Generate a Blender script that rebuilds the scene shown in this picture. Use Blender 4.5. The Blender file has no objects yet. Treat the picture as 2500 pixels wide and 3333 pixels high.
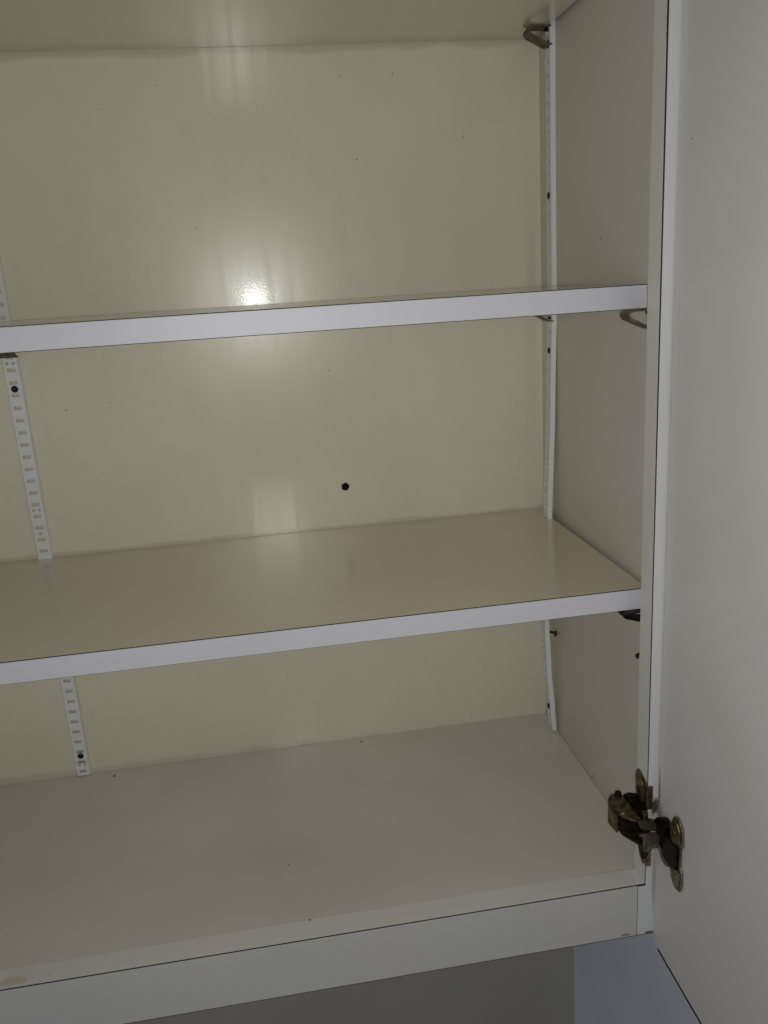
import bpy, bmesh, math, random
from mathutils import Vector, Matrix
S = bpy.context.scene
MM = 0.001
random.seed(4)

# ------------------------------------------------------------------ camera
CAM = Vector((-304.9, -884.4, 11.3)) * MM
cr = Vector((0.98687, -0.14946, -0.06119)); cu = Vector((0.09804, 0.25339, 0.96238)); cf = Vector((0.12833, 0.95575, -0.26472))
cd = bpy.data.cameras.new('camera'); cam = bpy.data.objects.new('camera', cd); S.collection.objects.link(cam)
cam.matrix_world = Matrix(((cr.x, cu.x, -cf.x, CAM.x), (cr.y, cu.y, -cf.y, CAM.y), (cr.z, cu.z, -cf.z, CAM.z), (0, 0, 0, 1)))
cd.sensor_fit = 'HORIZONTAL'; cd.sensor_width = 36; cd.lens = 2680.9 / 2500 * 36
cd.clip_start = 0.01; cd.clip_end = 100
S.camera = cam
S.render.resolution_x = 768; S.render.resolution_y = 1024

# ------------------------------------------------------------------ light
W = bpy.data.worlds.new('World'); S.world = W; W.use_nodes = True
wn = W.node_tree; bgn = wn.nodes['Background']
bgn.inputs['Color'].default_value = (0.93, 0.96, 1.0, 1); bgn.inputs['Strength'].default_value = 0.113
# the phone's flash, beside the lens
fl = bpy.data.lights.new('flash_lamp', 'AREA'); fl.shape = 'DISK'; fl.size = 0.006; fl.energy = 1.92; fl.color = (0.965, 0.98, 0.945)
flo = bpy.data.objects.new('flash_lamp', fl); S.collection.objects.link(flo)
flo.matrix_world = cam.matrix_world.copy(); flo.location = CAM + Vector((0, 0, -11)) * MM
# unseen area lamp added for bluish daylight, low at the left behind the camera
wl = bpy.data.lights.new('daylight_fill', 'AREA'); wl.shape = 'RECTANGLE'; wl.size = 1.2; wl.size_y = 1.0; wl.energy = 3.6; wl.color = (0.74, 0.85, 1.0)
wlo = bpy.data.objects.new('daylight_fill', wl); S.collection.objects.link(wlo)
wlo.location = (-1.9, -1.9, -0.6)
wlo.rotation_euler = (Vector((-0.1, -0.3, -0.5)) - wlo.location).to_track_quat('-Z', 'Y').to_euler()
S.view_settings.view_transform = 'Standard'; S.view_settings.look = 'None'; S.view_settings.exposure = 0; S.view_settings.gamma = 1
S.view_settings.use_curve_mapping = False
S.render.engine = 'CYCLES'

# ------------------------------------------------------------------ materials
def nd(nt, t, **kw):
    n = nt.nodes.new(t)
    for k, v in kw.items(): setattr(n, k, v)
    return n
def paint(name, col, rough=0.35, coat=0.0, coat_rough=0.12, bump=0.02, bscale=900, streak=0.0, specks=(), speck_density=0.25, mottle=0.06,
          spec=0.5, dirt_shade=None, metallic=0.0, tint=None, wave=1.2, ssize=.028):
    """laminate / enamel: fine orange-peel, faint mottling, a few fly specks (listed in metres, object space = world space)"""
    m = bpy.data.materials.new(name); m.use_nodes = True; nt = m.node_tree; L = nt.links
    b = nt.nodes['Principled BSDF']
    b.inputs['Metallic'].default_value = metallic
    b.inputs['Specular IOR Level'].default_value = spec
    b.inputs['Coat Weight'].default_value = coat; b.inputs['Coat Roughness'].default_value = coat_rough
    geo = nd(nt, 'ShaderNodeNewGeometry'); P = geo.outputs['Position']
    n1 = nd(nt, 'ShaderNodeTexNoise'); n1.inputs['Scale'].default_value = 7; n1.inputs['Detail'].default_value = 3; L.new(P, n1.inputs['Vector'])
    r1 = nd(nt, 'ShaderNodeMapRange'); r1.inputs['From Min'].default_value = .3; r1.inputs['From Max'].default_value = .7
    r1.inputs['To Min'].default_value = 1 - mottle; r1.inputs['To Max'].default_value = 1 + mottle; L.new(n1.outputs['Fac'], r1.inputs['Value'])
    hue = nd(nt, 'ShaderNodeMix', data_type='RGBA')
    hue.inputs[6].default_value = (*col, 1); t = tint or (col[0] * 1.03, col[1] * 0.985, col[2] * 0.97); hue.inputs[7].default_value = (*t, 1)
    n0 = nd(nt, 'ShaderNodeTexNoise'); n0.inputs['Scale'].default_value = 11; n0.inputs['Detail'].default_value = 1; L.new(P, n0.inputs['Vector'])
    L.new(n0.outputs['Fac'], hue.inputs[0])
    mul = nd(nt, 'ShaderNodeVectorMath', operation='SCALE'); L.new(hue.outputs[2], mul.inputs[0]); L.new(r1.outputs[0], mul.inputs['Scale'])
    # small random specks
    wob = nd(nt, 'ShaderNodeTexNoise'); wob.inputs['Scale'].default_value = 700; L.new(P, wob.inputs['Vector'])
    wv = nd(nt, 'ShaderNodeVectorMath', operation='MULTIPLY_ADD'); L.new(wob.outputs['Color'], wv.inputs[0])
    wv.inputs[1].default_value = (.0012,) * 3; L.new(P, wv.inputs[2])
    vor = nd(nt, 'ShaderNodeTexVoronoi'); vor.inputs['Scale'].default_value = 38; L.new(wv.outputs[0], vor.inputs['Vector'])
    sep = nd(nt, 'ShaderNodeSeparateColor'); L.new(vor.outputs['Color'], sep.inputs[0])
    lt = nd(nt, 'ShaderNodeMath', operation='LESS_THAN'); L.new(sep.outputs[0], lt.inputs[0]); lt.inputs[1].default_value = speck_density
    sz = nd(nt, 'ShaderNodeMath', operation='MULTIPLY'); L.new(sep.outputs[1], sz.inputs[0]); sz.inputs[1].default_value = ssize
    ls = nd(nt, 'ShaderNodeMath', operation='LESS_THAN'); L.new(vor.outputs['Distance'], ls.inputs[0]); L.new(sz.outputs[0], ls.inputs[1])
    an = nd(nt, 'ShaderNodeMath', operation='MULTIPLY'); L.new(lt.outputs[0], an.inputs[0]); L.new(ls.outputs[0], an.inputs[1])
    st = nd(nt, 'ShaderNodeMath', operation='MULTIPLY'); L.new(an.outputs[0], st.inputs[0]); L.new(sep.outputs[2], st.inputs[1])
    cur = st.outputs[0]
    for (x, y, z, r) in specks:
        d = nd(nt, 'ShaderNodeVectorMath', operation='DISTANCE'); L.new(wv.outputs[0], d.inputs[0]); d.inputs[1].default_value = (x + .0006, y + .0006, z + .0006)
        c = nd(nt, 'ShaderNodeMath', operation='LESS_THAN'); L.new(d.outputs['Value'], c.inputs[0]); c.inputs[1].default_value = r
        mx = nd(nt, 'ShaderNodeMath', operation='MAXIMUM'); L.new(cur, mx.inputs[0]); L.new(c.outputs[0], mx.inputs[1]); cur = mx.outputs[0]
    mix = nd(nt, 'ShaderNodeMix', data_type='RGBA'); L.new(cur, mix.inputs[0]); L.new(mul.outputs[0], mix.inputs[6]); mix.inputs[7].default_value = (.035, .025, .018, 1)
    out = mix.outputs[2]
    for (x, y, z, r, sx, sy, sz_, dcol, amt) in (dirt_shade or ()):     # grime patches, plus painted shade bands on the back panel
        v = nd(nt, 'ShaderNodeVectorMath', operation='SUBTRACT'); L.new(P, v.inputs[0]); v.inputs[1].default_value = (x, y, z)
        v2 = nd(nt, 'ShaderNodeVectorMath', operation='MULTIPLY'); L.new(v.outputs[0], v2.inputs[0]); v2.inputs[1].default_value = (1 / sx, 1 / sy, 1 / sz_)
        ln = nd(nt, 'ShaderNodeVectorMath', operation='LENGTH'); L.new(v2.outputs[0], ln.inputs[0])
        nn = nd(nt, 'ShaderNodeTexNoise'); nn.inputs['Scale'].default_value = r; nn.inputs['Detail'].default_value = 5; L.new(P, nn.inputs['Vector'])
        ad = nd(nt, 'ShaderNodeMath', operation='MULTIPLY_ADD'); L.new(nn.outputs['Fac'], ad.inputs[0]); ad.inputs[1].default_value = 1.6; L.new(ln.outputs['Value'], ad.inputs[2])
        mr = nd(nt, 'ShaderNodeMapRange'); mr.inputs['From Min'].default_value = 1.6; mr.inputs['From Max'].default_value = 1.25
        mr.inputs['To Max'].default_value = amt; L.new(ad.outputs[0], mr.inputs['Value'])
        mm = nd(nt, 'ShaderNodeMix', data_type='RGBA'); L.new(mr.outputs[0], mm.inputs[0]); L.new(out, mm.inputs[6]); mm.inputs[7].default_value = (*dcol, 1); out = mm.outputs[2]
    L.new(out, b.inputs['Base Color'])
    # roughness: vertical wipe streaks
    mp = nd(nt, 'ShaderNodeMapping'); mp.inputs['Scale'].default_value = (60, 60, 5); L.new(P, mp.inputs['Vector'])
    n2 = nd(nt, 'ShaderNodeTexNoise'); n2.inputs['Scale'].default_value = 1; n2.inputs['Detail'].default_value = 4; n2.inputs['Distortion'].default_value = .4; L.new(mp.outputs[0], n2.inputs['Vector'])
    r2 = nd(nt, 'ShaderNodeMapRange'); r2.inputs['From Min'].default_value = .35; r2.inputs['From Max'].default_value = .7
    r2.inputs['To Min'].default_value = rough - streak * .5; r2.inputs['To Max'].default_value = rough + streak + .001; L.new(n2.outputs['Fac'], r2.inputs['Value'])
    L.new(r2.outputs[0], b.inputs['Roughness'])
    if coat and streak:
        r3 = nd(nt, 'ShaderNodeMapRange'); r3.inputs['From Min'].default_value = .50; r3.inputs['From Max'].default_value = .64
        r3.inputs['To Min'].default_value = coat; r3.inputs['To Max'].default_value = coat * .7; L.new(n2.outputs['Fac'], r3.inputs['Value'])
        n5 = nd(nt, 'ShaderNodeTexNoise'); n5.inputs['Scale'].default_value = 750; n5.inputs['Detail'].default_value = 1; L.new(P, n5.inputs['Vector'])
        r5 = nd(nt, 'ShaderNodeMapRange'); r5.inputs['From Min'].default_value = .35; r5.inputs['From Max'].default_value = .65
        r5.inputs['To Min'].default_value = .35; r5.inputs['To Max'].default_value = 1.65; L.new(n5.outputs['Fac'], r5.inputs['Value'])
        m5 = nd(nt, 'ShaderNodeMath', operation='MULTIPLY'); L.new(r3.outputs[0], m5.inputs[0]); L.new(r5.outputs[0], m5.inputs[1]); L.new(m5.outputs[0], b.inputs['Coat Weight'])
    n3 = nd(nt, 'ShaderNodeTexNoise'); n3.inputs['Scale'].default_value = bscale; n3.inputs['Detail'].default_value = 2; L.new(P, n3.inputs['Vector'])
    n4 = nd(nt, 'ShaderNodeTexNoise'); n4.inputs['Scale'].default_value = 28; n4.inputs['Detail'].default_value = 2; L.new(P, n4.inputs['Vector'])
    ma = nd(nt, 'ShaderNodeMath', operation='MULTIPLY_ADD'); L.new(n4.outputs['Fac'], ma.inputs[0]); ma.inputs[1].default_value = wave; L.new(n3.outputs['Fac'], ma.inputs[2])
    bp = nd(nt, 'ShaderNodeBump'); bp.inputs['Strength'].default_value = 1; bp.inputs['Distance'].default_value = bump * MM; L.new(ma.outputs[0], bp.inputs['Height'])
    L.new(bp.outputs[0], b.inputs['Normal']); L.new(bp.outputs[0], b.inputs['Coat Normal'])
    return m

RUST = (.16, .075, .03)
back_specks = [(x * MM, 0, z * MM, r * MM * .72) for x, z, r in [(-377.8, 207.9, .8), (-202.8, 211.6, .8), (-150.4, 211.8, .9), (-81, 151.5, .8), (-190.9, 134.9, .9), (-32.4, 125.9, .7),
    (-508.4, -92.1, 1.0), (-463.4, -87.7, .8), (-482.1, -161.5, .8), (-235.3, -72.1, .8), (-356.6, 77.2, .7), (-87, 119.7, .8), (-434.9, 188.8, .7)]]
M = {}
CREAM = (.664, .615, .470)
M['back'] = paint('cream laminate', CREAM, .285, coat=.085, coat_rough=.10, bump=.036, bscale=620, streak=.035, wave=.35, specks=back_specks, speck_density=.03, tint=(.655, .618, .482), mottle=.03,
                  dirt_shade=[(-.50, 0, .2392, 16, 1.4, .02, .010, (.36, .31, .23), .42), (-.60, 0, -.2472, 16, 1.4, .02, .0065, (.38, .33, .25), .4), (-.75, 0, -.5115, 16, .75, .02, .013, (.38, .34, .28), .4)])  # painted shade bands where shelves and floor meet the panel
M['shelf'] = paint('cream shelf laminate', (.625, .55, .40), .27, coat=1.0, coat_rough=.18, bump=.0015, bscale=500, streak=0, wave=.6, mottle=.02, tint=(.62, .54, .395),
                   specks=[(-.143, -.036, -.2472, .0009), (-.5399, -.0383, -.2472, .0009)], speck_density=.08)
M['side'] = paint('warm grey laminate', (.595, .54, .465), .38, tint=(.585, .54, .48), bump=.01, specks=[(0, -.1594, .0398, .0009), (0, -.0419, -.1354, .0012), (0, -.151, -.505, .0012)], speck_density=.1, mottle=.04)
M['floor'] = paint('grey white laminate', (.655, .622, .565), .32, coat=.3, coat_rough=.15, bump=.008,
                   specks=[(-.5187, -.0116, -.5115, .0018), (-.2319, -.0087, -.5115, .0014), (-.3269, -.2098, -.5115, .0008), (-.3115, -.285, -.5115, .0009)],
                   speck_density=.05, tint=(.64, .60, .55),
                   dirt_shade=[(-.03, -.2866, -.5115, 500, .10, .0016, .01, (.20, .12, .07), .8)])
M['edge'] = paint('white edge band', (.575, .57, .61), .45, bump=.02, speck_density=.04, mottle=.02, specks=[(-.4485, -.2722, -.251, .0008)])
M['frame'] = paint('off white frame laminate', (.68, .665, .63), .4, ssize=.036, bump=.015, speck_density=.28, mottle=.025,
                   dirt_shade=[(-.553, -.3, -.5115, 160, .016, .007, .01, (.52, .44, .28), .6), (-.016, -.3068, .165, 900, .004, .003, .035, (.22, .14, .06), .8),
                         (-.0164, -.307, -.30, 900, .004, .002, .12, (.25, .15, .09), .5)])
M['rail_facing'] = paint('dimmed white rail facing', (.505, .50, .488), .45, bump=.015, speck_density=.2, mottle=.03,  # same facing as the stile, colour darkened to match the dimmer light here
                    dirt_shade=[(-.034, -.308, -.561, 1100, .006, .01, .002, (.12, .08, .04), .7)])
M['facing'] = paint('white frame facing', (.585, .59, .60), .4, ssize=.036, bump=.015, speck_density=.3, mottle=.03,
                    dirt_shade=[(-.010, -.308, -.432, 900, .006, .01, .012, (.05, .025, .015), .95), (-.009, -.308, -.50, 1100, .003, .01, .05, (.12, .07, .045), .4),
                          (-.012, -.308, -.5625, 1100, .006, .01, .0025, (.12, .08, .04), .9)])
M['door'] = paint('white door laminate', (.655, .632, .612), .42, bump=.012, speck_density=.3, mottle=.03,
                  specks=[(-.0104, -.3566, .0557, .001), (-.0118, -.4139, .0452, .0011), (-.0118, -.4164, -.1345, .001), (-.0095, -.3294, .0927, .0012)],
                  dirt_shade=[(-.009, -.310, -.415, 500, .004, .006, .035, RUST, .85), (-.009, -.312, -.438, 260, .004, .009, .014, (.36, .22, .12), .85),
                        (-.009, -.309, -.2, 500, .004, .0035, .5, (.36, .27, .17), .6)])
M['rail'] = paint('white enamelled steel', (.68, .70, .70), .3, bump=.02, speck_density=.3, mottle=.03)
M['seam'] = paint('dark glue line', (.018, .009, .006), .7, speck_density=0)
M['core'] = paint('brown chipboard core', (.10, .07, .045), .85, speck_density=0)
M['hole_shade'] = paint('painted hole shade', (.004, .0035, .003), .9, speck_density=0)  # near black colour paints in the darkness inside holes and recesses
M['wall'] = paint('grey wall paint', (.345, .33, .285), .6, bump=.05, bscale=300, speck_density=.12, mottle=.06, dirt_shade=[(-.075, .005, -.69, 120, .008, .02, .012, (.12, .11, .10), .8), (.0445, .022, -.78, 300, .0022, .02, .03, (.05, .05, .05), .8)])
M['wall_blue'] = paint('pale blue wall paint', (.68, .71, .78), .55, bump=.05, bscale=300, speck_density=.1, mottle=.05)
def metal(name, col, rough, dark=.35, scale=160, metallic=.9):
    m = bpy.data.materials.new(name); m.use_nodes = True; nt = m.node_tree; L = nt.links; b = nt.nodes['Principled BSDF']
    geo = nd(nt, 'ShaderNodeNewGeometry'); n = nd(nt, 'ShaderNodeTexNoise'); n.inputs['Scale'].default_value = scale; n.inputs['Detail'].default_value = 6
    L.new(geo.outputs['Position'], n.inputs['Vector'])
    cr_ = nd(nt, 'ShaderNodeValToRGB'); e = cr_.color_ramp.elements; e[0].position = .36; e[0].color = (col[0] * dark, col[1] * dark * .8, col[2] * dark * .6, 1); e[1].position = .58; e[1].color = (*col, 1)
    L.new(n.outputs['Fac'], cr_.inputs[0]); L.new(cr_.outputs[0], b.inputs['Base Color'])
    mr = nd(nt, 'ShaderNodeMapRange'); mr.inputs['To Min'].default_value = rough + .25; mr.inputs['To Max'].default_value = rough - .05; L.new(n.outputs['Fac'], mr.inputs['Value']); L.new(mr.outputs[0], b.inputs['Roughness'])
    b.inputs['Metallic'].default_value = metallic
    bp = nd(nt, 'ShaderNodeBump'); bp.inputs['Distance'].default_value = .0001; L.new(n.outputs['Fac'], bp.inputs['Height']); L.new(bp.outputs[0], b.inputs['Normal'])
    return m
M['hinge'] = metal('tarnished brass plated steel', (.22, .175, .105), .34)
M['hinge_light'] = metal('worn nickel steel', (.30, .26, .205), .36, dark=.5)
M['hinge_dark'] = metal('greasy dark steel', (.028, .02, .013), .45, dark=.3)
M['clip'] = metal('dull grey steel', (.20, .18, .145), .5, dark=.6)
M['screw'] = metal('blackened steel', (.05, .045, .04), .4, dark=.5)
M['rust'] = metal('rusty steel', (.10, .05, .025), .6, dark=.3, scale=500, metallic=.5)

# ------------------------------------------------------------------ mesh helpers (all in millimetres, world axes)
def link(name, bm, mat, parent=None, bev=0, smooth=False):
    me = bpy.data.meshes.new(name)
    off = Vector((0, 0, 0)); p = parent
    while p is not None: off += p.location; p = p.parent
    bmesh.ops.recalc_face_normals(bm, faces=bm.faces)
    for v in bm.verts: v.co = v.co * MM - off
    if smooth:
        for f in bm.faces: f.smooth = True
    bm.to_mesh(me); bm.free()
    me.materials.append(mat)
    o = bpy.data.objects.new(name, me); S.collection.objects.link(o); o.parent = parent
    if bev:
        b = o.modifiers.new('bevel', 'BEVEL'); b.width = bev * MM; b.segments = 3; b.limit_method = 'ANGLE'; b.angle_limit = math.radians(40)
        b.harden_normals = False
    return o
def box(bm, x0, x1, y0, y1, z0, z1):
    vs = [bm.verts.new((x, y, z)) for x in (x0, x1) for y in (y0, y1) for z in (z0, z1)]
    for f in ((0, 1, 3, 2), (4, 6, 7, 5), (0, 4, 5, 1), (2, 3, 7, 6), (0, 2, 6, 4), (1, 5, 7, 3)): bm.faces.new([vs[i] for i in f])
    return bm
def B(*a): return box(bmesh.new(), *a)
def cyl(bm, p0, p1, r0, r1=None, n=20, cap=True):
    p0, p1 = Vector(p0), Vector(p1); r1 = r0 if r1 is None else r1
    q = (p1 - p0).to_track_quat('Z', 'Y')
    A = [bm.verts.new(p0 + q @ Vector((r0 * math.cos(t), r0 * math.sin(t), 0))) for t in [2 * math.pi * i / n for i in range(n)]]
    C = [bm.verts.new(p1 + q @ Vector((r1 * math.cos(t), r1 * math.sin(t), 0))) for t in [2 * math.pi * i / n for i in range(n)]]
    for i in range(n): bm.faces.new((A[i], A[(i + 1) % n], C[(i + 1) % n], C[i]))
    if cap: bm.faces.new(A[::-1]); bm.faces.new(C)
    return bm
def prism(bm, pts, axis, a0, a1):
    """outline pts (two coords) extruded along axis from a0 to a1"""
    def mk(p, a):
        return {'x': (a, p[0], p[1]), 'y': (p[0], a, p[1]), 'z': (p[0], p[1], a)}[axis]
    A = [bm.verts.new(mk(p, a0)) for p in pts]; C = [bm.verts.new(mk(p, a1)) for p in pts]; n = len(pts)
    bm.faces.new(A[::-1]); bm.faces.new(C)
    for i in range(n): bm.faces.new((A[i], A[(i + 1) % n], C[(i + 1) % n], C[i]))
    return bm
def strip(bm, pts, th, axis, a0, a1):
    """a bent sheet: open polyline pts thickened by th, extruded along axis"""
    P = [Vector(p) for p in pts]; L, R = [], []
    for i, p in enumerate(P):
        d = (P[min(i + 1, len(P) - 1)] - P[max(i - 1, 0)]).normalized(); n = Vector((-d.y, d.x))
        L.append(p + n * th / 2); R.append(p - n * th / 2)
    return prism(bm, [tuple(q) for q in L + R[::-1]], axis, a0, a1)
def fillet(pts, r, n=5):
    out = [pts[0]]
    for i in range(1, len(pts) - 1):
        a, b, c = Vector(pts[i - 1]), Vector(pts[i]), Vector(pts[i + 1])
        p, q = b + (a - b).normalized() * r, b + (c - b).normalized() * r
        for k in range(n + 1):
            t = k / n; out.append(tuple(p * (1 - t) ** 2 + b * 2 * t * (1 - t) + q * t * t))
    out.append(pts[-1]); return out
def tag(o, label=None, cat=None, group=None, kind=None):
    if label: o['label'] = label
    if cat: o['category'] = cat
    if group: o['group'] = group
    if kind: o['kind'] = kind
    return o
def empty(name, loc, label, cat, group=None, parent=None):
    o = bpy.data.objects.new(name, None); S.collection.objects.link(o); o.location = Vector(loc) * MM; o.empty_display_size = .02
    return tag(o, label, cat, group)

# ------------------------------------------------------------------ setting: what shows under the cabinet
XL = -1120
wb = link('back_wall', B(XL - 100, 60, 22, 40, -1500, 700), M['wall']); tag(wb, kind='structure')
ws = link('side_wall', B(45, 60, -420, 21.9, -1500, 700), M['wall_blue']); tag(ws, kind='structure')

# ------------------------------------------------------------------ cabinet
ZF, ZB, ZT = -511.5, -563.5, 520
YR, YF = -286.2, -307.8
XS = -16.4
cab = empty('wall_cabinet', (0, 0, ZB), 'off white laminate wall cabinet with its door standing open on the right', 'cabinet')
# back panel with a drilled hole
bm = bmesh.new(); hx, hz, hr = -227.4, -200.3, 4.4
def plate_with_hole(bm, x0, x1, z0, z1, y, cx, cz, r, n=32):
    inner = []; outer = []
    for i in range(n):
        t = 2 * math.pi * i / n; c, s = math.cos(t), math.sin(t)
        rr_ = r * (1 + .05 * math.sin(5 * t + 1) + .03 * math.sin(9 * t))
        inner.append(bm.verts.new((cx + rr_ * c, y, cz + rr_ * s)))
        k = min([(x1 - cx) / c if c > 1e-6 else 1e9, (x0 - cx) / c if c < -1e-6 else 1e9, (z1 - cz) / s if s > 1e-6 else 1e9, (z0 - cz) / s if s < -1e-6 else 1e9])
        outer.append(bm.verts.new((cx + k * c, y, cz + k * s)))
    for i in range(n):
        j = (i + 1) % n
        a, b = outer[i].co, outer[j].co
        vs = [inner[i], outer[i]]
        # corner between them
        if abs(a.x - b.x) > 1e-4 and abs(a.z - b.z) > 1e-4:
            X = x1 if max(a.x, b.x) > x1 - 1e-3 else x0; Z = z1 if max(a.z, b.z) > z1 - 1e-3 else z0
            vs.append(bm.verts.new((X, y, Z)))
        vs += [outer[j], inner[j]]
        bm.faces.new(vs)
plate_with_hole(bm, hx - 30, hx + 30, hz - 30, hz + 30, 0, hx, hz, hr)
def quadY(bm, x0, x1, z0, z1, y): bm.faces.new([bm.verts.new(p) for p in ((x0, y, z0), (x1, y, z0), (x1, y, z1), (x0, y, z1))])
quadY(bm, XL, hx - 30, ZB + 2, ZT, 0); quadY(bm, hx + 30, 0, ZB + 2, ZT, 0)
quadY(bm, hx - 30, hx + 30, hz + 30, ZT, 0); quadY(bm, hx - 30, hx + 30, ZB + 2, hz - 30, 0)
bmesh.ops.remove_doubles(bm, verts=bm.verts, dist=.001)
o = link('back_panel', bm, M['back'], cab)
sd = o.modifiers.new('thick', 'SOLIDIFY'); sd.thickness = .0006; sd.offset = -1
# make sure front normal faces the viewer
if o.data.polygons[0].normal.y > 0: o.data.flip_normals()
bm = bmesh.new(); cyl(bm, (hx, 12.5, hz), (hx, .6, hz), 4.75, 4.75, 24, cap=False)
bm.faces.new([bm.verts.new((hx + 4.75 * math.cos(t), 12.5, hz + 4.75 * math.sin(t))) for t in [2 * math.pi * i / 24 for i in range(24)]])
link('screw_hole_shade', bm, M['hole_shade'], o)
link('side_panel', B(0, 16, YR, 12, ZB + .4, ZT), M['side'], cab, .3)
link('side_panel', B(XL - 16, XL, YR, 12, ZB + .4, ZT), M['side'], cab, .3)
link('top_panel', B(XL, -.02, YR, -.02, ZT - 18, ZT - .4), M['side'], cab)
link('floor_panel', B(XL, -.35, YR + .25, -.6, ZF - 18, ZF), M['floor'], cab, .3)
# face frame: core, dark glue line, thin facing
bm = bmesh.new()
for z0, z1, y0, y1 in ((ZB, ZF, -306.4, -306.4), (ZF, ZT, -306.1, -304.4)):
    v = [bm.verts.new(p) for p in ((XS, y0, z0), (16, y0, z0), (16, YR, z0), (XS, YR, z0), (XS, y1, z1), (16, y1, z1), (16, YR, z1), (XS, YR, z1))]
    for f in ((0, 1, 2, 3), (4, 5, 6, 7), (0, 1, 5, 4), (1, 2, 6, 5), (2, 3, 7, 6), (3, 0, 4, 7)): bm.faces.new([v[i] for i in f])
st = link('frame_stile', bm, M['frame'], cab, .12)
bm = bmesh.new()
for z0, z1 in ((ZF + .05, ZT - 1),):
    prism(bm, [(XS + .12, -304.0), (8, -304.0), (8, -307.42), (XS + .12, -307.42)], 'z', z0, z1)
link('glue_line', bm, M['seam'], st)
bm = bmesh.new()
prism(bm, [(XS + .1, ZF - .2), (XS + .1, ZT), (11, ZT), (11, ZB), (-23.2, ZB), (-23.2, ZF - 1.0), (XS + .1, ZF - .9)], 'y', -308.3, -307.4)
link('stile_facing', bm, M['facing'], st, .3)
rl = link('frame_rail', B(XL, XS - .05, -306.5, YR, ZB, ZF + .25), M['frame'], cab, .1)
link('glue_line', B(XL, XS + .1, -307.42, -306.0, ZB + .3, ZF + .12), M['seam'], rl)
link('bottom_shadow_gap', B(XL, 15, -307.9, -290, ZB - 1.1, ZB - .05), M['core'], rl)  # dark strip standing for the shadowed gap below the rail
link('rail_facing', B(XL, -23.75, -308.3, -307.4, ZB, ZF - .1), M['rail_facing'], rl, .25)
link('frame_stile', B(XL - 16, XL + 16, -308.3, YR, ZB, ZT), M['frame'], cab, .25)

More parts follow.
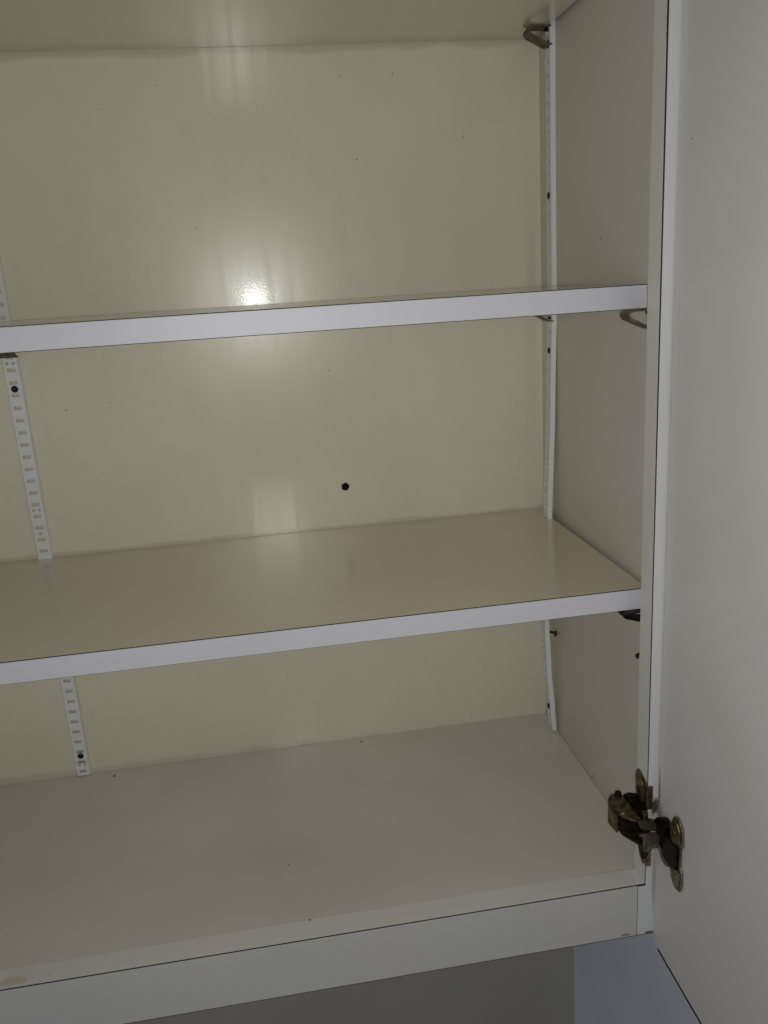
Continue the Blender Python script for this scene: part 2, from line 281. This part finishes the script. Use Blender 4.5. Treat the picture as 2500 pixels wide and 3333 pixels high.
# ---- slotted steel rails
def rail(name_parent, origin, right, out, z_top, z_bot, slot0, screws, holes, shift=None, hw=6.7, fw=8.0, dep=5.0):
    """origin = (x,y) on the panel under the rail's centre line; right/out = 2D unit vectors; slot0 = height of one slot"""
    bm = bmesh.new(); origin = Vector(origin); right = Vector(right); out = Vector(out)
    sh = shift or (lambda z: 0.0)
    def V(u, w, z):
        q = origin + right * u + out * (w + sh(z)); return bm.verts.new((q.x, q.y, z))
    def face(pts): bm.faces.new([V(*p) for p in pts])
    P = 12.7; hh = 1.8; sw = 4.0
    zs = []; k = math.floor((z_top - 3 - slot0) / P); z = slot0 + k * P
    while z > z_bot + 3: zs.append(z); z -= P
    def solid(z0, z1):
        n = max(1, int((z1 - z0) / 6))
        for i in range(n):
            a, b = z0 + (z1 - z0) * i / n, z0 + (z1 - z0) * (i + 1) / n
            face([(-hw, dep, a), (hw, dep, a), (hw, dep, b), (-hw, dep, b)])
    def ring(cu_, cz, r, u0, u1, z0, z1, n=20):
        pts = []
        for i in range(n):
            t = 2 * math.pi * i / n; c, s = math.cos(t), math.sin(t)
            k_ = min([(u1 - cu_) / c if c > 1e-6 else 1e9, (u0 - cu_) / c if c < -1e-6 else 1e9, (z1 - cz) / s if s > 1e-6 else 1e9, (z0 - cz) / s if s < -1e-6 else 1e9])
            pts.append(((cu_ + r * c, dep, cz + r * s), (cu_ + k_ * c, dep, cz + k_ * s)))
        for i in range(n):
            a, b = pts[i], pts[(i + 1) % n]; vs = [a[0], a[1]]
            if abs(a[1][0] - b[1][0]) > 1e-4 and abs(a[1][2] - b[1][2]) > 1e-4:
                U = u1 if max(a[1][0], b[1][0]) > u1 - 1e-3 else u0; Z = z1 if max(a[1][2], b[1][2]) > z1 - 1e-3 else z0
                vs.append((U, dep, Z))
            face(vs + [b[1], b[0]])
    prev = z_top
    for z in zs:
        top, bot = prev, z + hh           # solid bit above this slot
        mid = [h for h in holes if bot < h[1] < top]
        if mid:
            h = mid[0]
            a, b = h[1] - 3, h[1] + 3
            solid(b, top); solid(bot, a)
            if h[0] == 'pair': ring(-2.9, h[1], 1.65, -hw, 0, a, b); ring(2.9, h[1], 1.65, 0, hw, a, b)
            else: ring(0, h[1], 2.0, -hw, hw, a, b)
        else: solid(bot, top)
        face([(-hw, dep, z - hh), (-sw, dep, z - hh), (-sw, dep, z + hh), (-hw, dep, z + hh)])
        face([(sw, dep, z - hh), (hw, dep, z - hh), (hw, dep, z + hh), (sw, dep, z + hh)])
        prev = z - hh
    solid(z_bot, prev)
    n = int((z_top - z_bot) / 6)
    for s in (-1, 1):
        for i in range(n):
            a, b = z_bot + (z_top - z_bot) * i / n, z_bot + (z_top - z_bot) * (i + 1) / n
            face([(s * hw, dep, a), (s * (hw + .75), dep - .9, a), (s * (hw + .75), dep - .9, b), (s * hw, dep, b)])
            face([(s * (hw + .75), dep - .9, a), (s * fw, .15, a), (s * fw, .15, b), (s * (hw + .75), dep - .9, b)])
    bmesh.ops.remove_doubles(bm, verts=bm.verts, dist=.01)
    o = link('shelf_rail', bm, M['rail'], cab)
    s_ = o.modifiers.new('thick', 'SOLIDIFY'); s_.thickness = .0009; s_.offset = -1
    b2 = bmesh.new(); b2.from_mesh(o.data); off = Vector((0, 0, ZB)) * MM     # turn every face outward
    for f in b2.faces:
        c = f.calc_center_median() + off
        ref = Vector((origin.x, origin.y, 0)) * MM + Vector((out.x, out.y, 0)) * sh(c.z / MM) * MM; ref.z = c.z
        if f.normal.dot(c - ref) < 0: f.normal_flip()
    b2.to_mesh(o.data); b2.free()
    for z in screws:
        bs = bmesh.new(); c = origin + out * (dep + sh(z)); o3 = Vector((out.x, out.y, 0)); r3 = Vector((right.x, right.y, 0)); c3 = Vector((c.x, c.y, z))
        cyl(bs, c3 - o3 * 4, c3 + o3 * .3, 3.4, 3.5, 24); cyl(bs, c3 + o3 * .3, c3 + o3 * 1.1, 3.5, 2.2, 24)
        sc = link('screw', bs, M['screw'], o, smooth=False)
        bs = bmesh.new()
        for d1, d2 in ((r3, Vector((0, 0, 1))), (Vector((0, 0, 1)), r3)):
            vs = [c3 + o3 * 1.16 + d1 * a * 1.9 + d2 * b * .42 for a, b in ((-1, -1), (1, -1), (1, 1), (-1, 1))]
            vv = [bs.verts.new(v) for v in vs] + [bs.verts.new(v - o3 * .3) for v in vs]
            bs.faces.new(vv[:4]); bs.faces.new(vv[:3:-1])
            for i in range(4): bs.faces.new((vv[i], vv[(i + 1) % 4], vv[4 + (i + 1) % 4], vv[4 + i]))
        link('cross_slot_shade', bs, M['hole_shade'], sc)
    return o
def bulge(z):
    # the right rail hangs loose from its panel in the lower half
    pts = [(600, 0), (-20, 0), (-120, 2.2), (-245, 6.6), (-310, 9.6), (-367, 11.2), (-432, 8.8), (-477, 5.0), (-510, 3.0), (-900, 3.0)]
    for (a, va), (b, vb) in zip(pts, pts[1:]):
        if a >= z >= b:
            t = (a - z) / (a - b); t = t * t * (3 - 2 * t) * .5 + t * .5
            return va + (vb - va) * t
    return 0
rail(None, (-553.7, 0), (1, 0), (0, -1), ZT - 18.5, -510.0, -47.5, [-66.6, -485.0, 239 - 152], [('pair', -40.9), ('pair', -193.5), ('one', -219.0), ('pair', -346.0), ('pair', -496.3), ('pair', 111.5)], dep=3.6)
rr = rail(None, (0, -40), (0, -1), (-1, 0), ZT - 18.5, -508.5, 208.7, [87.8, -65.2, -479.5], [('pair', 113.6), ('pair', -38.6), ('pair', -191.0), ('one', -211), ('pair', -343.5), ('pair', -495.5)], bulge)
tag(rr, 'slotted steel rail bowing loose from the right side panel')
rail(None, (0, -272), (0, -1), (-1, 0), ZT - 18.5, -508.5, 208.7, [-318], [('pair', 113.6), ('pair', -38.6), ('pair', -191.0), ('pair', -343.5), ('pair', -495.5)])
# rusty screw left standing out of the side panel behind the loose rail
bm = bmesh.new(); x0, x1 = -11.5, -.2
cyl(bm, (.1, -40, -387), (-9.5, -40, -384.5), 1.1, 1.1, 12)
for i in range(7):
    t = i / 7; x = -1.6 - 8 * t; z = -386.8 + 2.3 * t
    cyl(bm, (x, -40, z), (x - .55, -40, z + .14), 1.0, 1.75, 12); cyl(bm, (x - .55, -40, z + .14), (x - .9, -40, z + .2), 1.75, 1.0, 12)
cyl(bm, (-2.0, -40, -386.5), (-.4, -40, -387.2), 1.3, 4.3, 20)
tag(link('loose_screw', bm, M['rust'], cab), 'rusty screw standing out of the side panel behind the bowed rail')

bm = bmesh.new(); cyl(bm, (.1, -256, -316.8), (-3.2, -256, -316.8), 1.2, 1.2, 10); cyl(bm, (-3.2, -256, -316.8), (-5.2, -256, -316.0), 2.9, 1.2, 14)
link('screw', bm, M['screw'], cab)

# ---- door, standing open
ang = math.radians(88.5); DX, DY = -7.9, -309.3
dd = Vector((-math.cos(ang), -math.sin(ang))); dn = Vector((math.sin(ang), -math.cos(ang)))   # along the door, and towards its outer face
bm = bmesh.new(); w = 420
corners = [Vector((DX, DY)), Vector((DX, DY)) + dd * w, Vector((DX, DY)) + dd * w + dn * 18, Vector((DX, DY)) + dn * 18]
prism(bm, [tuple(c) for c in corners], 'z', -572, ZT + 8)
dr = link('cabinet_door', bm, M['door'], cab, .9)
tag(dr, 'white cabinet door swung fully open')
bm = bmesh.new()
q = [Vector((DX, DY)) + dd * a + dn * b for a, b in ((8, .12), (w - 2, .12), (w - 2, 17), (8, 17))]
prism(bm, [tuple(c) for c in q], 'z', -574.6, -571.2)
link('door_edge', bm, M['seam'], dr)

# ---- hinge
def dpt(u, off, z):            # a point u mm along the door from its hinge edge, off mm proud of the inner face
    p = Vector((DX, DY)) + dd * u - dn * off; return (p.x, p.y, z)
hg = bpy.data.objects.new('hinge', None); S.collection.objects.link(hg); hg.parent = cab; hg.empty_display_size = .02
tag(hg, 'greasy dark brass coloured cabinet hinge')
# plate on the inner side of the stile, wrapping round its front
def pl(bm, pts, x0, x1): return prism(bm, pts, 'x', x0, x1)
bm = bmesh.new()
pts = fillet([(-289, -440), (-286.6, -413), (-289.5, -406), (-294, -405.5), (-306.5, -410.8), (-308.8, -414), (-308.8, -434), (-307.2, -436), (-307.2, -478), (-304.5, -492), (-298, -487), (-290, -470), (-289, -440)], 1.3, 3)
pl(bm, pts[:-1], XS - 1.6, XS - .1)
mp_ = link('mounting_plate', bm, M['hinge'], hg, .45)
bm = bmesh.new()
strip(bm, fillet([(XS - 1.3, -300), (XS - 1.3, -309.4), (XS + 3.6, -309.4)], 1.2), 1.2, 'z', -433.5, -411.5)
link('upper_tab', bm, M['hinge'], mp_, .2)
bm = bmesh.new()
prism(bm, [(-303, -431), (-296, -429), (-293.5, -420), (-295, -412), (-299.5, -409.5), (-303, -414)], 'x', XS - 2.9, XS - 1.5)
link('raised_boss', bm, M['hinge'], mp_, .8)
bm = bmesh.new(); cyl(bm, (XS - 3.4, -295.8, -422), (XS - 1.5, -295.8, -422), 2.9, 3.3, 20)
link('screw_head', bm, M['hinge_dark'], mp_, .3)
bm = bmesh.new()
strip(bm, fillet([(XS - 1.3, -302), (XS - 1.3, -310.6), (XS + 3.0, -310.6)], 1.0), 1.2, 'z', -490, -472)
link('lower_tab', bm, M['hinge_light'], mp_, .2)
# arm housing: bent sheet, open to the front
bm = bmesh.new()
top = fillet([(-29.5, -323), (-28.5, -306), (-28.5, -292), (-33, -284.5), (-41, -285), (-46.8, -297), (-44.5, -311.5), (-38, -321), (-33, -325), (-29.5, -323)], 1.8, 3)[:-1]
prism(bm, top, 'z', -433.2, -431.6)
hs = link('arm_housing', bm, M['hinge'], hg, .5)
bm = bmesh.new()
strip(bm, fillet([(-29, -288), (-34, -284.6), (-41, -285.4), (-46.6, -297), (-44.6, -311.2)], 2.4), 1.4, 'z', -451, -433)
link('housing_wall', bm, M['hinge'], hs, .3)
bm = bmesh.new()
strip(bm, fillet([(-19, -289), (-26, -300), (-30, -312), (-33, -322)], 2.4), 1.2, 'z', -452, -433.3)
link('housing_wall', bm, M['hinge_dark'], hs, .3)
bm = bmesh.new()
prism(bm, [(-18.2, -290), (-24, -287), (-30, -289), (-30, -318), (-18.2, -307)], 'z', -440, -430.2)
link('inner_block', bm, M['hinge_dark'], hs, .8)
bm = bmesh.new()
for p in [(-18, -292, -434.6), (-44, -296, -434.6), (-43.6, -310, -434.6), (-30, -321.5, -434.6), (-18, -312, -434.6),
          (-44, -296, -448), (-43.8, -311, -449), (-41.5, -313, -452.5), (-31, -319, -457), (-22, -317, -466), (-18, -310, -474), (-18, -292, -470), (-30, -292, -458)]:
    bm.verts.new(p)
bmesh.ops.convex_hull(bm, input=bm.verts)
link('inner_arm', bm, M['hinge_dark'], hs, .6)
bm = bmesh.new(); cyl(bm, (-34, -287.6, -431.6), (-34, -287.6, -428.2), 3.6, 2.6, 20); 
link('adjusting_screw', bm, M['hinge_dark'], hs, .4)
bm = bmesh.new(); cyl(bm, (-40.5, -312.5, -431.7), (-40.5, -312.5, -430.2), 2.2, 1.6, 16); link('rivet', bm, M['hinge_light'], hs, .3)
bm = bmesh.new(); cyl(bm, (-22.5, -315, -431.6), (-22.5, -315, -446), 3.0, 3.0, 16); link('pivot_pin', bm, M['hinge'], hs, .4)
# front ear below the housing
def slab(pts, y0, y1, nm, mat, par, bev=.4, rnd=1.2):
    q = fillet(pts + [pts[0]], rnd, 3)[:-1]
    bm = bmesh.new(); prism(bm, q, 'y', y0, y1); return link(nm, bm, mat, par, bev)
o_ = slab([(-30.6, -446.6), (-20.6, -446.9), (-19.3, -451.5), (-18.9, -465.0), (-26.4, -464.3), (-27.0, -451.2)], -323.6, -321.6, 'front_ear', M['hinge_light'], hg)
bm = bmesh.new(); prism(bm, [(-30.6, -308), (-19.4, -306), (-19.4, -323), (-30.6, -323)], 'z', -449.2, -446.6); link('ear_top', bm, M['hinge'], o_, .8)
bm = bmesh.new(); cyl(bm, (-28.2, -319, -447), (-28.2, -319, -446.2), 1.6, 1.6, 16); link('rivet_hole_shade', bm, M['hole_shade'], o_)
bm = bmesh.new()
pl(bm, fillet([(-290, -452), (-312, -452), (-319, -462), (-316, -474), (-309, -484.5), (-303, -482), (-290, -464)], 2.5), XS - 3.6, XS - 1.8)
link('lower_arm_plate', bm, M['hinge_dark'], hg, .3)
# links across to the door cup
slab([(-33.0, -431.6), (-29.1, -435.4), (-20.9, -437.2), (-13.3, -440.4), (-7.0, -446.2), (-9.0, -449.4), (-22.4, -445.4), (-28.4, -442.9)], -321.5, -314.5, 'upper_link', M['hinge'], hg, .6, 1.6)
slab([(-21, -450.0), (-14.7, -449.8), (-1.6, -456.2), (-1.6, -466.8), (-5.0, -468.4), (-11.0, -465.4), (-21, -464.5)], -320.6, -318.4, 'lower_link', M['hinge_light'], hg, .4, 1.4)
# cup and flange on the door face
def dslab(pts, o0, o1, nm, mat, par, bev=.5, rnd=1.0):
    q = fillet(pts + [pts[0]], rnd, 4)[:-1]; bm = bmesh.new()
    A = [bm.verts.new(dpt(u, o0, z)) for u, z in q]; C = [bm.verts.new(dpt(u, o1, z)) for u, z in q]
    bm.faces.new(A[::-1]); bm.faces.new(C)
    for i in range(len(A)): bm.faces.new((A[i], A[(i + 1) % len(A)], C[(i + 1) % len(A)], C[i]))
    return link(nm, bm, mat, par, bev)
fg = dslab([(29.9, -424.1), (33.5, -418.0), (38.7, -415.6), (43.8, -417.3), (48.4, -422.3), (49.8, -436.0), (46.4, -440.2), (46.6, -458.0), (49.4, -460.3), (49.9, -474.6), (46.2, -481.4), (40.1, -482.8), (30.9, -477.3), (28.2, -468.2), (14.5, -464.3), (12.5, -455.4), (24.5, -437.6)],
           .2, 2.2, 'door_flange', M['hinge_light'], hg, .7)
dslab([(31.5, -436), (33, -423), (37.5, -417.6), (42.5, -419.0), (46.6, -424), (47.6, -434.4), (43.5, -438.6), (35, -440)], 2.0, 4.2, 'raised_ear', M['hinge'], fg, .8, 1.0)
dslab([(31, -467), (42, -461), (48, -463), (48, -473.6), (45, -479), (40.5, -480.4), (33, -475)], 2.0, 3.4, 'raised_ear', M['hinge_light'], fg, .6, .8)
cp = dslab([(13.0, -463.3), (21.6, -468.6), (29.5, -468.8), (44.5, -462.0), (44.8, -441.0), (33, -437.5), (24, -440), (14, -450)], 2.0, 4.4, 'hinge_cup', M['hinge_dark'], hg, .9, 3)
dslab([(29.6, -441.9), (40.6, -441.6), (42.2, -454.1), (38.7, -461.6), (29.4, -464.2), (20.2, -461.0), (22.4, -452.4), (26.4, -446.1)], 4.0, 4.75, 'cup_hollow_shade', M['hole_shade'], cp, .1, 2.5)  # raised black slab stands in for the shade inside the cup
dslab([(12.4, -461.0), (15.0, -459.4), (21.0, -464.2), (31.0, -465.2), (31.0, -468.6), (26, -470.2), (19, -468.6)], 3.6, 5.4, 'cup_rim', M['hinge_light'], cp, .7, 1.5)
dslab([(7.2, -441.3), (11.3, -434.3), (17.6, -430.0), (23.9, -428.0), (28.0, -430.9), (28.4, -437.3), (24.0, -444.7), (14.0, -448.6)], 1.0, 6.8, 'cup_knuckle', M['hinge_dark'], cp, 2.4, 3)
def stud(u, z, rad, mat, par, o1=5.0):
    bm = bmesh.new(); cyl(bm, dpt(u, 2.5, z), dpt(u, o1, z), rad, rad * .75, 18); return link('screw_head', bm, mat, par, .3)
stud(39.5, -429.0, 2.9, M['hinge'], fg); stud(40.5, -471.0, 2.3, M['hinge'], fg, 4.0)

# ------------------------------------------------------------------ shelves
def shelf(z, yfront, label, gap=4.4, edge_mat='edge'):
    s = empty('shelf', (-560, -140, z - 18.2), label, 'shelf', 'adjustable laminate shelves')
    XR = -gap
    # board, with the edge toward the side panel slightly skewed as the photo shows
    bm = bmesh.new(); prism(bm, [(XL + 3, yfront + 1.1), (XR + 1.3, yfront + 1.1), (XR - 1.4, -1.2), (XL + 3, -1.2)], 'z', z - 18.2, z)
    bd = link('board', bm, M['shelf'], s, .35)
    bm = bmesh.new(); prism(bm, [(XL + 3, yfront + .75), (XR + 1.2, yfront + .75), (XR + 1.2, yfront + 1.1), (XL + 3, yfront + 1.1)], 'z', z - 18.75, z - .1)  # glue line; its lip below the board also stands for shadow there
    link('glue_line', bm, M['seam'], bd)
    bm = bmesh.new(); box(bm, XL + 3, XR + 1.3, yfront, yfront + .75, z - 18.3, z - .7)
    link('front_edge', bm, M['edge'], s, .25)
    bm = bmesh.new(); prism(bm, [(XR + 1.32, yfront + 2), (XR + 1.5, yfront + 2), (XR - 1.2, -2), (XR - 1.38, -2)], 'z', z - 17.8, z - .5)
    link('raw_end', bm, M['core'], s)
    return s
shelf(239.2 + 18.2, -262, 'topmost cream shelf, only its underside showing above the back panel highlight')
shelf(0, -253.8, 'eye level shelf seen edge on, only its white front edge showing', gap=2.4)
shelf(-247.2, -270.7, 'middle shelf with its whole cream top visible, above the cabinet floor')

# ------------------------------------------------------------------ shelf clips
def make_clip(base, rot, label, h=16.5, mat='clip'):
    """bent steel clip: flat tongue under the shelf, folded back down to the rail"""
    prof = fillet([(1.0, -.7), (-16.5, -.5), (-21, -2.2), (-20, -7.0 * h / 16.5), (-1.0, -h), (2.0, -h)], 2.4 if h > 12 else 1.6, 5)
    o = empty('shelf_clip', base, label, 'shelf clip', 'steel shelf clips hooked into the slotted rails')
    bm = bmesh.new(); strip(bm, prof, 1.25, 'y', -8.6, 8.6)
    bmesh.ops.transform(bm, matrix=Matrix.Rotation(rot, 4, 'Z'), verts=bm.verts)
    for v in bm.verts: v.co += Vector(base)
    link('bent_strip', bm, M[mat], o, .3)
    bm = bmesh.new(); box(bm, -.5, 3.0, -3.2, 3.2, -h + 1.9, -h + 4.5); box(bm, -3, 1.5, -2, 2, -3.6, -1.3)
    bmesh.ops.transform(bm, matrix=Matrix.Rotation(rot, 4, 'Z'), verts=bm.verts)
    for v in bm.verts: v.co += Vector(base)
    link('hook', bm, M['hinge_dark'], o, .2)
    return o
make_clip((-5.2, -40, 239.0), 0, 'steel clip at the top of the right rear rail, under the topmost shelf')
make_clip((-5.6, -40, -18.4), 0, 'steel clip on the right rear rail, its tip peeping out under the eye level shelf')
make_clip((-5.2, -268, -18.4), 0, 'steel clip beside the door frame, holding the right front corner of the eye level shelf', h=15)
make_clip((-553.7, -4.2, -18.4), math.pi / 2, 'dark steel clip on the left rail, under the left end of the eye level shelf')
make_clip((-5.2, -268, -265.6), 0, 'dark steel clip beside the door frame, under the right end of the middle shelf', h=10.5, mat='screw')
